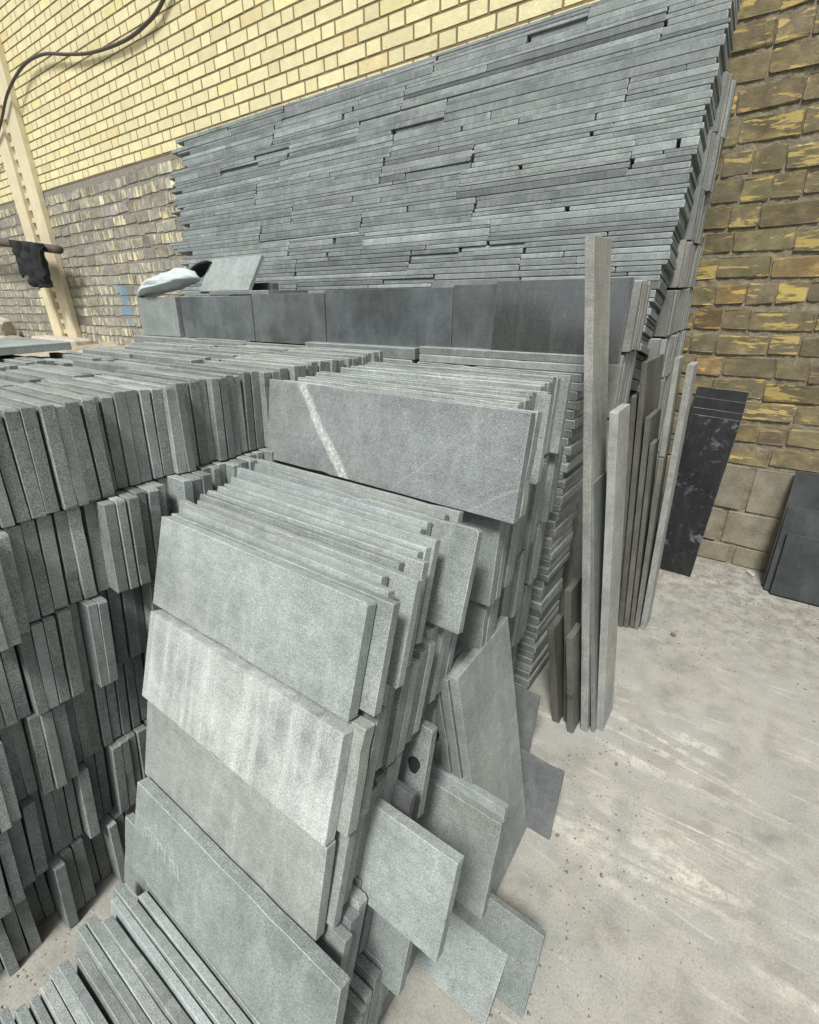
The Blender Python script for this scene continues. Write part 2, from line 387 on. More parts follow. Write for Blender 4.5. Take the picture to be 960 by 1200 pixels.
def brick_mesh(rng, ch=.05, jit=.03, rough=0):       # unit brick: x 0..1, z 0..1, face at y=0 going back to y=1
    out = []
    for (x, z, dx, dz) in ((0,0,0,1),(1,0,-1,0),(1,1,0,-1),(0,1,1,0)):
        e = rng.uniform(.5, 1.6)*ch; j = lambda: rng.uniform(-jit, jit)
        px, pz = x+j()*.3, z+j()
        # two points round each corner
        if (x, z) == (0, 0): a, b_ = (px, pz+e), (px+e*.4, pz)
        elif (x, z) == (1, 0): a, b_ = (px-e*.4, pz), (px, pz+e)
        elif (x, z) == (1, 1): a, b_ = (px, pz-e), (px-e*.4, pz)
        else: a, b_ = (px+e*.4, pz), (px, pz-e)
        out += [a, b_]
    n = 8; V = []
    for (x, z) in out: V.append((.5+(x-.5)*.992, rng.uniform(-1, 1)*rough, .5+(z-.5)*.972))
    for (x, z) in out: V.append((x, .06, z))
    for (x, z) in out: V.append((x, 1, z))
    F = [tuple(range(n))]
    for r in range(2):
        for i in range(n):
            j = (i+1) % n; F.append((r*n+i, (r+1)*n+i, (r+1)*n+j, r*n+j))
    return V, F
def brick_set(seed, ch, jit, rough, n=14):
    r = random.Random(seed); return [brick_mesh(r, ch, jit, rough) for _ in range(n)]
def inside(p, poly):
    c = False
    for i in range(len(poly)):
        (x1, y1), (x2, y2) = poly[i-1], poly[i]
        if (y1 > p[1]) != (y2 > p[1]) and p[0] < (x2-x1)*(p[1]-y1)/(y2-y1)+x1: c = not c
    return c
HID = [(215,178),(650,0),(866,0),(820,240),(775,460),(760,735),(600,860),(-50,420),(157,400),(157,350),(215,345)]
def brick_field(name, spec, sets, mat_of, n_parts=300):
    # spec: (x, z, w, h, proud, yaw, tint)
    info = []
    for s in spec:
        x, z, w_, h_ = s[:4]
        p = project((x+w_/2, WV, z+h_/2)); q0 = project((x, WV, z)); q1 = project((x+w_, WV, z+h_))
        a = 0
        if p and q0 and q1 and -10 < p[0] < 970 and -10 < p[1] < 1000 and not inside(p, HID) and not (p[1] > 405 and p[0] < 600):
            a = abs((q1[0]-q0[0])*(q1[1]-q0[1]))
        info.append((a, s))
    info.sort(key=lambda t: -t[0])
    rng = random.Random(3)
    datas = {}
    VV, FF, mats = {}, {}, {}
    for k, (a, s) in enumerate(info):
        x, z, w_, h_, proud, tint, mt = s
        vi = rng.randrange(len(sets)); V0, F0 = sets[vi]
        if k < n_parts and a > 0:
            key = (vi, mt.name)
            if key not in datas:
                datas[key] = mesh_from(name, V0, F0); datas[key].materials.append(mt)
            o = link(name, datas[key], None, wall); o.matrix_parent_inverse = Matrix.Translation((4, -WV, 0))
            o.location = (x, WV-proud, z); o.scale = (w_, .06, h_)
            o.rotation_euler = (rng.uniform(-.006, .006), 0, rng.uniform(-.008, .008)) if mt is COMM else (0, 0, 0)
            o.color = (*tint, 1)
        else:
            L = VV.setdefault(mt.name, []); Fl = FF.setdefault(mt.name, []); b0 = len(L)
            L += [(x+vx*w_, WV-proud+vy*.06, z+vz*h_) for vx, vy, vz in V0]
            Fl += [tuple(b0+i for i in f) for f in F0]
    for mn in VV:
        o = wpart(name, mesh_from(name, VV[mn], FF[mn]), MATS[mn]); o['kind'] = 'stuff'; o.color = (1, 1, 1, 1)

rb = random.Random(11)
spec = []
z = 2.90; row_i = 0
while z < 5.3:                                # yellow: stretcher and header by turns
    x = -15 + (row_i % 2)*.2 + rb.uniform(-.01, .01); k = 0
    while x < 1.2:
        w_ = .250 if k % 2 == 0 else .118
        t = rb.gauss(1, .05); o_ = rb.random()
        tint = (t, t*(1 if o_ > .03 else .93), t*(1 if o_ > .10 else .85))
        spec.append((x, z, w_, .0735, rb.uniform(.002, .005), tint, YEL)); x += w_+.0155; k += 1
    z += .088; row_i += 1
brick_field('facing_brick', spec, brick_set(1, .03, .012, .004), None)
spec = []
z = .655; row_i = 0
while z < 2.84:                               # rough smeared bricks
    x = -15 + rb.uniform(0, .2)
    hc = .122
    while x < 3.5:
        w_ = rb.choice((.25, .25, .26, .125, .12, .24, .13))*rb.uniform(.95, 1.05)
        t = rb.gauss(1, .13)
        right = x > -3.2
        tint = (t, t*rb.uniform(.96, 1.01), t*rb.uniform(.88, 1.02))
        if right and rb.random() < .05: tint = (t*1.22, t*1.03, t*.85)
        h_ = .097*rb.uniform(.95, 1.04)
        spec.append((x, z+rb.uniform(-.006, .006)+.008*math.sin(x*1.7+row_i), w_, h_, rb.uniform(.001, .0055) if right else rb.uniform(.001, .004), tint, COMM if right else GREYB))
        x += w_+rb.uniform(.005, .011)
    z += hc; row_i += 1
brick_field('common_brick', spec, brick_set(2, .07, .05, .07, 20), None, 300)
spec = []
for (zb, hb, off) in ((0.0, .125, -.62), (.135, .215, -.72), (.36, .275, -.93)):
    x = off
    k = 0
    while x < 2.4:
        w_ = (.27, .32)[k % 2]*rb.uniform(.95, 1.05); t = rb.gauss(1, .08)
        spec.append((x, zb+.004, w_, hb-.006, rb.uniform(.0, .008), (t*1.03, t, t*.95), BLOCK)); x += w_+.034; k += 1
brick_field('concrete_block', spec, brick_set(4, .02, .015, .03), None)

# ------------------------------------------------------------------ steel post on the wall, cable, pole with rag
post = empty('steel_post', (-8.75, WV-.06, 1.0)); tag(post, 'cream painted double channel steel post fixed against the brick wall', 'post')
def child_box(name, parent, bx_, mat, base, bev=.004):
    V, F = [], []; box_data(*bx_, V, F); me = mesh_from(name, V, F)
    bm = bmesh.new(); bm.from_mesh(me); bmesh.ops.bevel(bm, geom=bm.edges[:], offset=bev, segments=1, affect='EDGES'); bm.to_mesh(me); bm.free()
    o = link(name, me, mat, parent); o.matrix_parent_inverse = Matrix.Translation(-Vector(base)); return o
PB = (-8.75, WV-.06, 1.0)
child_box('channel', post, (-8.68, -8.37, WV-.075, WV-.002, 1.02, 5.6), CREAM, PB)
child_box('channel', post, (-9.17, -8.87, WV-.075, WV-.002, 1.02, 5.6), CREAM, PB)
zz = 1.12
while zz < 5.4:
    child_box('batten', post, (-8.868, -8.682, WV-.035, WV-.004, zz, zz+.055), CREAM, PB, .002)
    zz += .145
tag(child_box('post_footing', None, (-9.35, -7.85, WV-.34, WV-.085, .55, 1.09), CONC, (0, 0, 0), .03), 'pale broken concrete footing under the cream steel post', 'footing')

def tube(name, pts, r, mat, n=8, sub=6, taper=None):
    P = [Vector(p) for p in pts]; Q = []
    for i in range(len(P)-1):
        p0, p1, p2, p3 = P[max(i-1, 0)], P[i], P[i+1], P[min(i+2, len(P)-1)]
        for k in range(sub):
            t = k/sub; Q.append(.5*((2*p1)+(p2-p0)*t+(2*p0-5*p1+4*p2-p3)*t*t+(3*p1-p0-3*p2+p3)*t**3))
    Q.append(P[-1]); V, F = [], []
    for i, q in enumerate(Q):
        d = (Q[min(i+1, len(Q)-1)]-Q[max(i-1, 0)]).normalized(); a = d.orthogonal().normalized() if i == 0 else (a - d*a.dot(d)).normalized(); b = d.cross(a)
        rr = r*(taper(i/len(Q)) if taper else 1)
        for k in range(n): V.append(q+rr*(math.cos(2*math.pi*k/n)*a+math.sin(2*math.pi*k/n)*b))
    for i in range(len(Q)-1):
        for k in range(n): F.append((i*n+k, i*n+(k+1) % n, (i+1)*n+(k+1) % n, (i+1)*n+k))
    F.append(tuple(range(n))[::-1]); F.append(tuple(range(len(V)-n, len(V))))
    return link(name, mesh_from(name, V, F, True), mat)
tag(tube('cable', [(-10.6, 3.30, 3.1), (-9.25, 3.26, 3.50), (-8.75, 3.25, 3.68), (-8.32, 3.25, 3.89), (-7.83, 3.29, 4.05), (-7.3, 3.30, 4.045), (-6.75, 3.31, 3.93), (-6.3, 3.32, 3.85), (-5.72, 3.32, 3.80), (-5.32, 3.32, 3.815), (-4.95, 3.32, 3.90), (-4.5, 3.32, 4.2), (-4.2, 3.32, 4.7)], .016, CABLE),
    'thick black cable sagging across the yellow brick facing', 'cable')
pole = tag(tube('wooden_pole', [(-13.4, 3.1, 2.72), (-11.0, 3.1, 2.50), (-9.4, 3.1, 2.345), (-7.75, 3.12, 2.17)], .05, WOOD, 8, 4), 'dark wooden pole sticking out sideways past the cream post', 'pole')
# rag over the pole
nx, nz = 40, 30; V, F = [], []
for j in range(nz):
    for i in range(nx):
        s, t = i/(nx-1), j/(nz-1)
        u = -9.05+s*1.12; zt = 2.31-.105*s*1.12+.055
        drop = (.40+.16*math.sin(s*3.0)+.09*noise.noise(Vector((s*9, 1, 0)))-.10*max(0, s-.85)*6)
        sq = 1-.28*t*abs(s-.5)*2
        uu = -8.46+(u+8.46)*sq+.05*t
        y = 3.035-.012*t + .055*math.sin(s*23+2.2*t+1.5*noise.noise(Vector((s*3, t*2, 2))))*min(1, t*3+.15)+.03*noise.noise(Vector((s*6, t*5, 0)))
        V.append((uu, y, zt-drop*t+.02*noise.noise(Vector((s*14, t*3, 5)))*t))
for j in range(nz-1):
    for i in range(nx-1): F.append((j*nx+i, j*nx+i+1, (j+1)*nx+i+1, (j+1)*nx+i))
me = mesh_from('rag', V, F, True); rag = tag(link('rag', me, CLOTH), 'torn black rag hanging over the wooden pole in front of the cream post', 'rag')
md = rag.modifiers.new('thick', 'SOLIDIFY'); md.thickness = .012
# rubble heap at the foot of the wall on the far left
nx, ny = 90, 26; V, F = [], []
for j in range(ny):
    for i in range(nx):
        x = -15+i/(nx-1)*9.4; t = j/(ny-1); y = 1.9+t*1.46
        h = 1.0*min(1, t*1.7)**.8*min(1, (-5.6-x)/1.1+.0) if x < -5.6 else 0
        h = max(0, h)*(1+.10*noise.fractal(Vector((x*1.6, y*1.6, 0)), 1, 2, 4)) + .02*noise.noise(Vector((x*11, y*11, 3)))
        V.append((x, y, h if 0 < j < ny-0 and 0 < i < nx-1 else -.02))
for j in range(ny-1):
    for i in range(nx-1): F.append((j*nx+i, j*nx+i+1, (j+1)*nx+i+1, (j+1)*nx+i))
tag(link('rubble_heap', mesh_from('rubble_heap', V, F, True), SOIL), 'heap of soil and rubble at the foot of the wall', None, kind='structure')
def rock(name, loc, s, mat, label, cat, seed, group=None):
    bm = bmesh.new(); bmesh.ops.create_icosphere(bm, subdivisions=3, radius=1)
    for v in bm.verts:
        p = v.co.copy(); q = Vector([math.copysign(abs(c)**.6, c) for c in p])
        v.co = Vector((q.x*s[0], q.y*s[1], q.z*s[2]))*(1+.16*noise.noise(p*1.7+Vector((seed, 0, 0)))+.05*noise.noise(p*5+Vector((0, seed, 0))))
    me = bpy.data.meshes.new(name); bm.to_mesh(me); bm.free()
    o = link(name, me, mat); o.location = loc; o.rotation_euler = (0, 0, seed*1.3); return tag(o, label, cat, group)
rock('rubble_stone', (-10.75, 3.0, 1.16), (.30, .2, .17), CONC, 'large tan rubble stone at the left edge, by the wall foot', 'stone', 3)
rock('rubble_stone', (-10.15, 2.86, 1.0), (.27, .13, .08), CONC, 'pale flat broken brick lying below the large rubble stone', 'stone', 7)

# ------------------------------------------------------------------ upright tile rows
def nth(n): return '%d%s' % (n, 'th' if 10 <= n % 100 <= 20 else {1: 'st', 2: 'nd', 3: 'rd'}.get(n % 10, 'th'))
def tile_row(spec):
    s = dict(name='paving_tile', chip=.3, gap=(.0005, .004), ts=(.022, .034), mat=GREY, ju=.02, jl=.0, jz=.0, detail=2, seed=1, jyaw=.006, jlean=.012, tint=1.0, lens=None, jt=.09)
    s.update(spec); rng = random.Random(s['seed'])
    v = s['v0']; out = []; cl = math.cos(s['lean']); run = 0; off = 0; base_label = s['label']
    while v < s['v1']:
        t = rng.uniform(*s['ts']); L = s['L']+rng.uniform(-1, 1)*s['jl'] if not s['lens'] else rng.choice(s['lens'])
        uR = s['uR'](v) if callable(s['uR']) else s['uR']
        if run <= 0: run = rng.choice((1, 1, 2, 2, 3, 4)); off = rng.uniform(-1, 1)*s['ju']
        run -= 1; uR += off+rng.uniform(-1, 1)*.004
        h = s['h']+rng.uniform(-1, 0)*s['jz']
        me = slab_mesh(L, t, h, rng, s['detail'], s['chip']) if s['detail'] > 1 else lib_slab(L, t, h, rng, 1)
        lean = s['lean']+rng.uniform(-1, 1)*s['jlean']
        o = place(s['name'], me, s['mat'] if not isinstance(s['mat'], list) else rng.choice(s['mat']), lean_x(lean, rng.uniform(-1, 1)*s['jyaw']), (uR-L/2, v, s['z']+t*math.sin(max(lean, 0))), s['label'], s['cat'], s['group'], tint=s['tint']*rng.gauss(1, s['jt']), rng=rng)
        if s.get('ord') is not None: o['label'] = s['ord'] % nth(len(out)+s.get('ord0', 1))
        out.append(o); v += (t+rng.uniform(*s['gap']))/cl
    return out

# left stack: tiles on edge, six courses, their sawn ends towards the gap
LH = .2335
LSTK = 'tiles of the tall left stack'
words = ['top', 'second', 'third', 'fourth', 'fifth', 'lowest']
for r in range(6):
    z0 = LH*(5-r)
    row = tile_row(dict(name='stone_tile', v0=(.16, .12, .04, -.03, -.1, -.22)[r], v1=(1.50, .95, .54, .48, .44, .38)[r], z=z0, h=LH-.001, jz=.010 if r == 0 else .004, lean=(.06, .10, .12, .13, .13, .10)[r], uR=-1.225+(0, .015, .0, -.01, -.02, -.055)[r], L=.385, jl=.012, ju=.024 if r == 0 else .045,
        mat=[GREY_EDGE, GREY_EDGE, GREY_EDGE, GREY], seed=100+r, ts=(.020, .028), gap=(.0005, .006), jyaw=.012, jlean=.016, label='grey stone tile on edge in the %s course of the tall left stack' % words[r], cat='stone tile', group='%s course of %s' % (words[r], LSTK), jt=.13, tint=1.0))
    k = 0
    for o in row:                      # those whose end shows are told apart by counting from the picture's left edge
        y = o.location.y
        p = project((-1.225, y+.02, z0+LH*.6))
        if p and p[0] > 0 and y < (.88, .86, .48, .42, .36, .3)[r]:
            k += 1; o['label'] = '%s tile from the left picture edge, %s course of the tall left stack' % (nth(k), words[r])
tile_row(dict(v0=.62, v1=1.56, z=0, h=LH*4-.003, lean=0, uR=-1.235, L=.37, mat=GREY, seed=140, detail=1, ts=(.055, .06), jyaw=.003, jlean=0, ju=.004, name='stone_plate', label='tall upright slab inside the left stack, behind its lower courses', cat='stone slab', group='slabs inside the left stack'))
tile_row(dict(v0=1.0, v1=1.56, z=LH*4, h=LH-.003, lean=0, uR=-1.235, L=.37, mat=GREY, seed=141, detail=1, ts=(.055, .06), jyaw=.003, jlean=0, ju=.004, name='stone_plate', label='thick upright slab inside the left stack, under its top course', cat='stone slab', group='thick slabs inside the left stack'))
for c, (uR, va, vb) in enumerate(((-1.655, .25, 1.55), (-2.10, .55, 1.6))):
    nm = ('middle', 'rear')[c]
    tile_row(dict(name='stone_tile', v0=va, v1=vb, z=1.168, h=LH, jz=.024, lean=.03, uR=uR, L=.42, jl=.012, ju=.035, mat=GREY, seed=120+c, detail=1, jyaw=.02, gap=(.001, .008),
        ord='%%s tile from the near end in the %s file behind the left stack' % nm, label='x', cat='stone tile', group='%s file of tiles, top course' % nm))
    tile_row(dict(v0=va, v1=vb, z=0, h=1.166, lean=.0, uR=uR-.01, L=.41, mat=GREY, seed=130+c, detail=1, jyaw=.004, jlean=.0, ju=.006, ts=(.05, .06), name='stone_plate',
        label='tall upright stone slab under the %s file of tiles' % nm, cat='stone slab', group='slabs under the %s file' % nm))

# stack with the veined slab (middle)
ML = 'grey tile on edge in the %s course of the middle stack behind the veined slab'
def mid_row(i, z, h, v0, v1, ur, lens, seed, mat=[GREY, GREY, GREY_EDGE], tint=1.0, ju=.028):
    tile_row(dict(v0=v0, v1=v1, z=z, h=h, lean=.17, uR=ur, L=.7, lens=lens, ju=ju, mat=mat, seed=seed, detail=2, jz=.012, ts=(.022, .032), tint=tint, jyaw=.01,
        ord='%%s tile from the front in the %s course of the middle stack' % words[i], ord0=3 if i == 0 else 1, label='x', cat='stone tile', group='%s course of the middle stack' % words[i]))
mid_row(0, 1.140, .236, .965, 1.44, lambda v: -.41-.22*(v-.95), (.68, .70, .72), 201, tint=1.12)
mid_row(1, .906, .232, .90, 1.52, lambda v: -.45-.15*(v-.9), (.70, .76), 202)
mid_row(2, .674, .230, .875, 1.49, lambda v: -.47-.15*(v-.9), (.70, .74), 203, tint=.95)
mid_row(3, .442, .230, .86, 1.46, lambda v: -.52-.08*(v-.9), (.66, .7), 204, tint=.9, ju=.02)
tile_row(dict(v0=.80, v1=1.44, z=0, h=.438, lean=.06, uR=-.58, L=.60, mat=GREY, seed=206, detail=1, ts=(.03, .034), jyaw=.004, jlean=0, ju=.008, name='stone_plate', tint=.9, label='upright slab at the bottom of the middle stack, behind the trio', cat='stone slab', group='bottom slabs of the middle stack'))
g = random.Random(5)
def slab(name, L, T, H, mat, rot, loc, label, cat='stone slab', group=None, tint=1.0, chip=.4, seed=1, detail=2):
    return place(name, slab_mesh(L, T, H, random.Random(seed), detail, chip), mat, rot, loc, label, cat, group, tint, random.Random(seed))
slab('veined_stone_plate', .828, .024, .236, VEIN, lean_x(.20, -.02), (-.80, .905, 1.142), 'grey slab crossed by a broad white vein, front of the middle stack', seed=31, chip=.1)
slab('stone_plate', .80, .028, .232, GREY, lean_x(.20, -.015), (-.785, .936, 1.142), 'grey slab directly behind the veined slab, showing a thin edge', seed=32, tint=1.15)

# front stack: five courses leaning back, faces to the camera
FL = 'grey tile in the %s course of the front stack, faces forward'
def front_row(i, z, h, v0, v1, ur, lens, seed, tint=1.0, mat=[PALE, GREY, PALE], ju=.022, lean=.33, ts=(.021, .028), jz=.012):
    tile_row(dict(v0=v0, v1=v1, z=z, h=h, lean=lean, uR=ur, L=.62, lens=lens, ju=ju, mat=mat, seed=seed, detail=2, jz=jz, ts=ts, tint=tint, jyaw=.012, chip=.45, gap=(.001, .006),
        ord='%%s tile from the front in the %s course of the front stack' % words[i], ord0=1 if i == 4 else 2, label='x', cat='stone tile', group='%s course of the front stack' % words[i]))
top = [(.531, -.424, -1.087), (.556, -.454, -1.09), (.581, -.488, -1.133), (.605, -.43, -1.10), (.630, -.491, -1.125), (.655, -.451, -1.128), (.680, -.483, -1.127), (.705, -.48, -1.13),
       (.730, -.474, -1.14), (.757, -.529, -1.15), (.783, -.53, -1.20), (.808, -.421, -1.05), (.834, -.521, -1.21), (.86, -.50, -1.205)]
rt = random.Random(301)
for k, (vt, ur, ul) in enumerate(top):
    place('paving_tile', slab_mesh(ur-ul, .0205, .203+.0022*k+rt.uniform(-.003, .003), rt, 2, .3), [PALE, GREY][rt.random() < .4], lean_x(.33+rt.uniform(-.01, .01), rt.uniform(-.008, .008)), ((ur+ul)/2, vt-.071, .938+rt.uniform(0, .003)),
          '%s tile from the front in the top course of the front stack' % nth(k+2), 'stone tile', 'top course of the front stack', tint=rt.gauss(1, .07)*(1.1 if k == 11 else 1), rng=rt)
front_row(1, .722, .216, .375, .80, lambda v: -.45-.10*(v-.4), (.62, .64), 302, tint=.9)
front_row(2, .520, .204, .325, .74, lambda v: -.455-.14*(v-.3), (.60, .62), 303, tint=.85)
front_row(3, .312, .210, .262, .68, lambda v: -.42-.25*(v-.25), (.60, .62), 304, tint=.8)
front_row(4, .100, .208, -.18, .62, lambda v: -.37-.2*max(0, v-.1), (.60, .61, .62), 305, tint=1.05, mat=[GREY, PALE, GREY], ts=(.015, .023), lean=.30, ju=.03, jz=.011)
lb = lean_x(.33)
slab('paving_tile', .62, .026, .212, PALE, lean_x(.33, .005), (-.765, .428, .938), 'large pale grey tile with a chipped top edge, front of the top course', 'stone tile', seed=41, tint=1.02, chip=.6)
slab('paving_tile', .615, .026, .216, DRIP, lean_x(.33, .0), (-.757, .343, .724), 'pale tile with whitish drip stains, below the chipped pale tile', 'stone tile', seed=42, tint=1.08)
slab('paving_tile', .60, .024, .206, TAUPE, lean_x(.27, .0), (-.748, .292, .520), 'dull beige grey tile under the drip stained tile', 'stone tile', seed=43, tint=1.0)
chalked = slab('paving_tile', .665, .026, .235, GREY, lean_x(.30, .0), (-.69, .196, .314), 'bluish grey tile with faint chalk scribbles, leaning on the front stack', 'stone tile', seed=44, tint=1.12)
slab('paving_tile', .40, .020, .20, GREY, lean_x(.26, .02), (-.885, .185, .205), 'plain grey tile slipped below the chalk scribbled tile', 'stone tile', seed=45, tint=1.0)
# chalk scribbles: thin strokes on the tile
V, F = [], []
gr = random.Random(8)
def stroke(pts, w):
    for (x0, z0), (x1, z1) in zip(pts[:-1], pts[1:]):
        d = Vector((x1-x0, z1-z0)); 
        if d.length < 1e-5: continue
        nrm = Vector((-d.y, d.x)).normalized()*w/2; b = len(V)
        for yy in (-.0009, .0006):
            V.extend([(x0-nrm.x, yy, z0-nrm.y), (x0+nrm.x, yy, z0+nrm.y), (x1+nrm.x, yy, z1+nrm.y), (x1-nrm.x, yy, z1-nrm.y)])
        F.extend([tuple(b+i for i in q) for q in ((0,3,2,1),(4,5,6,7),(0,1,5,4),(1,2,6,5),(2,3,7,6),(3,0,4,7))])
x = -.285
for k in range(9):
    zc = .135-.002*k; w_ = .0016
    if k in (1, 3, 4): stroke([(x+.022*math.cos(a)*.5, zc+.016*math.sin(a)) for a in [i*.6+gr.random() for i in range(7)]], w_)
    else: stroke([(x, zc+.016), (x+gr.uniform(-.006, .012), zc-gr.uniform(.01, .024))], w_)
    if k % 3 == 0: stroke([(x, zc+.005), (x+.018, zc+.012)], w_)
    x += gr.uniform(.014, .022)
link('chalk_marks', mesh_from('chalk_marks', V, F), CHALK, chalked)
# base courses of flat slabs under the front stack
for k in range(4):
    slab('stone_plate', .60, .80, .0245, GREY_EDGE, Matrix.Identity(3), (-.72, -.17, .0005+k*.025), 'flat grey base slab under the front stack', group='base slabs of the front stack', tint=.8, seed=60+k, detail=1)

# tiles sticking out to the right of the front stack
def sticking(uL, uR, vb, vt, zb, zt, T, mat, label, seed, tint=1.0, yaw=0, roll=0, cat='stone tile'):
    H = math.hypot(vt-vb, zt-zb); lean = math.atan2(vt-vb, zt-zb)
    return slab('paving_tile', uR-uL, T, H, mat, lean_x(lean, yaw, roll), ((uL+uR)/2, vb, zb), label, cat, seed=seed, tint=tint)
sticking(-.86, -.262, .410, .480, .478, .672, .026, PALE, 'pale speckled tile jutting out to the right, low in the front stack', 71, 1.0)
sticking(-.80, -.285, .650, .728, .195, .452, .022, GREY, 'grey tile jutting out behind the pale jutting tile', 72, 1.05)
sticking(-.82, -.290, .676, .758, .205, .465, .026, PALE, 'speckled tile jutting out, flat behind the grey jutting tile', 73, .92)
sticking(-.90, -.445, .735, .80, .25, .505, .024, PALE, 'short speckled tile with a glittering top edge, beside the leaning trio', 74, 1.0)
sticking(-.86, -.415, .500, .555, .47, .645, .018, DARKG, 'small dark slate tile wedged above the jutting pale tile', 75, .9)
sticking(-.80, -.345, .395, .455, .262, .44, .024, GREY, 'rounded grey tile corner hanging below the pale jutting tile', 76, .95)
sticking(-.60, -.213, .548, .688, .004, .128, .020, GREY, 'flat grey tile slumped on the floor at the front', 77, 1.0)
sticking(-.50, -.146, .614, .705, .004, .195, .020, GREY, 'grey tile behind the slumped one, rightmost on the floor at the front', 78, .88)
sticking(-.62, -.432, 1.297, 1.36, .003, .252, .012, DARKG, 'thin dark slate tile leaning on the floor, far side of the trio', 79, 1.5)
sticking(-.42, -.252, 1.056, 1.11, .003, .252, .012, DARKG, 'thin dark slate tile on the floor right beside the trio', 80, 1.4)
sticking(-.75, -.435, .60, .66, .50, .72, .024, GREY_EDGE, 'tile with a black paint spot in the right side of the front stack', 81, .95)
spot_parent = bpy.data.objects[-1] if False else [o for o in C.objects if o.get('label', '').startswith('tile with a black paint')][0]
V = [(.125+.016*math.cos(a)*(1+.12*math.sin(3*a)), -.0008, .125+.021*math.sin(a)) for a in [i*math.pi/9 for i in range(18)]]; V += [(x, .0004, z) for x, y, z in V]
F = [tuple(range(18))]+[(i, 18+i, 18+(i+1) % 18, (i+1) % 18) for i in range(18)]
link('paint_spot', mesh_from('paint_spot', V, F), CLOTH, spot_parent)

# slabs standing with their long edge to the camera (perpendicular to the wall), leaning to the left
def fin(ub, ut, v0, D, z0, z1, T, mat, label, seed, tint=1.0, twist=0, cat='stone slab', vlean=0, group=None):
    # local x runs along -y..: slab length D along +y, thickness T along -x side, height along z leaning
    H = math.hypot(ut-ub, z1-z0); a = math.atan2(ut-ub, z1-z0)
    rot = Matrix.Rotation(twist, 3, 'Z') @ Matrix.Rotation(a, 3, 'Y') @ Matrix.Rotation(math.pi/2, 3, 'Z') @ Matrix.Rotation(-vlean, 3, 'Y')
    # after the quarter turn local x -> +y, local y -> -x
    off = rot @ Vector((D/2, 0, 0))
    return slab('stone_plate', D, T, H, mat, rot, (ub+off.x, v0+off.y, z0), label, cat, group, tint, .35, seed)
# trio leaning against the middle stack
fin(-.318, -.440, .775, .285, .002, .78, .024, PALE, 'front slab of the leaning trio, big pale speckled face to the right', 91, .98, twist=.03)
fin(-.349, -.466, .772, .285, .002, .762, .024, GREY, 'middle slab of the leaning trio, only its edge showing', 92, 1.0, twist=.03)
fin(-.380, -.494, .768, .30, .002, .765, .022, GREY, 'rear slab of the leaning trio, next to the tile stack', 93, .9, twist=.03)
# tall slabs
fin(-.288, -.492, 1.545, .165, .002, 1.735, .026, WARM, 'tallest narrow slab, leaning on the end of the dark slab row', 94, .95)
fin(-.264, -.405, 1.560, .15, .002, 1.02, .014, GREY, 'thin shorter slab squeezed between the two tall narrow slabs', 95, .8)
fin(-.240, -.368, 1.585, .145, .002, 1.255, .026, WARM, 'second tall slab with a pale right face and slanted broken top', 96, 1.12)
fin(-.395, -.462, 1.520, .11, .002, .44, .026, BROWNG, 'short dark slab, leftmost of the three under the tall slabs', 97, .6)
fin(-.362, -.425, 1.548, .12, .002, .605, .024, BROWNG, 'tallest of the three short slabs beside the tall slabs', 98, .7)
fin(-.331, -.385, 1.505, .11, .002, .44, .024, BROWNG, 'short olive slab, frontmost of the three beside the tall slabs', 99, .85)
# cluster of slabs leaning near the wall end of the big pile
clus = [(-.375, -.475, 2.33, .13, 1.17, .022, 'dark narrow slab leaning beside the rear edge stack', BROWNG, .8),
        (-.352, -.452, 2.31, .34, 1.315, .022, 'broad dark slab, widest in the cluster near the wall', BROWNG, .75),
        (-.327, -.402, 2.32, .22, 1.085, .022, 'dark slab with a slanted top in the cluster near the wall', BROWNG, .85),
        (-.304, -.370, 2.33, .10, .97, .018, 'lowest narrow dark slab in the cluster near the wall', BROWNG, .8)]
for i, (ub, ut, v0, D, z1, T, lab, mt, tn) in enumerate(clus): fin(ub, ut, v0, D, .002, z1, T, mt, lab, 110+i, tn)
fin(-.282, -.322, 2.335, .10, .002, .91, .020, BROWNG, 'narrow slab carrying a second piece on its top, near the wall', 120, 1.05)
fin(-.322, -.338, 2.34, .10, .913, 1.335, .020, WARM, 'short bright strip standing on a lower slab near the wall', 121, 1.05)
fin(-.252, -.282, 2.355, .11, .002, 1.31, .026, WARM, 'long pale narrow slab, rightmost of the cluster near the wall', 122, 1.0)

# black honed slabs leaning on the wall
def on_wall(uL, uR, vb, vt, zt, T, mat, label, seed, tint=1, roll=0, group=None):
    H = math.hypot(vt-vb, zt); lean = math.atan2(vt-vb, zt)
    return slab('stone_plate', uR-uL, T, H, mat, lean_x(lean, 0, roll), ((uL+uR)/2, vb, .002+T*math.sin(lean)), label, 'stone slab', group, tint, .15, seed)
on_wall(-.385, -.150, 3.045, 3.195, .93, .018, SCUFF, 'frontmost black slab with white scuffs, leaning on the brick wall', 131, 1.0, roll=.05)
on_wall(-.395, -.150, 3.068, 3.22, .965, .018, BLACKISH, 'second black slab, just behind the scuffed black slab', 132, 1.2, roll=.05)
on_wall(-.40, -.152, 3.092, 3.245, 1.02, .018, BLACKISH, 'third black slab of the four against the wall', 133, 1.1, roll=.05)
on_wall(-.41, -.155, 3.116, 3.27, 1.075, .018, BLACKISH, 'tallest black slab, nearest to the brick wall', 134, 1.3, roll=.05)
on_wall(.245, .75, 3.085, 3.185, .335, .034, HONED, 'low dark slab leaning at the right edge of the picture', 135, .42)
on_wall(.215, .80, 3.120, 3.255, .47, .03, HONED, 'middle dark slab of the three at the right edge', 136, .5)
on_wall(.205, .85, 3.160, 3.31, .66, .03, HONED, 'tallest dark slab of the three at the right edge', 137, .45)

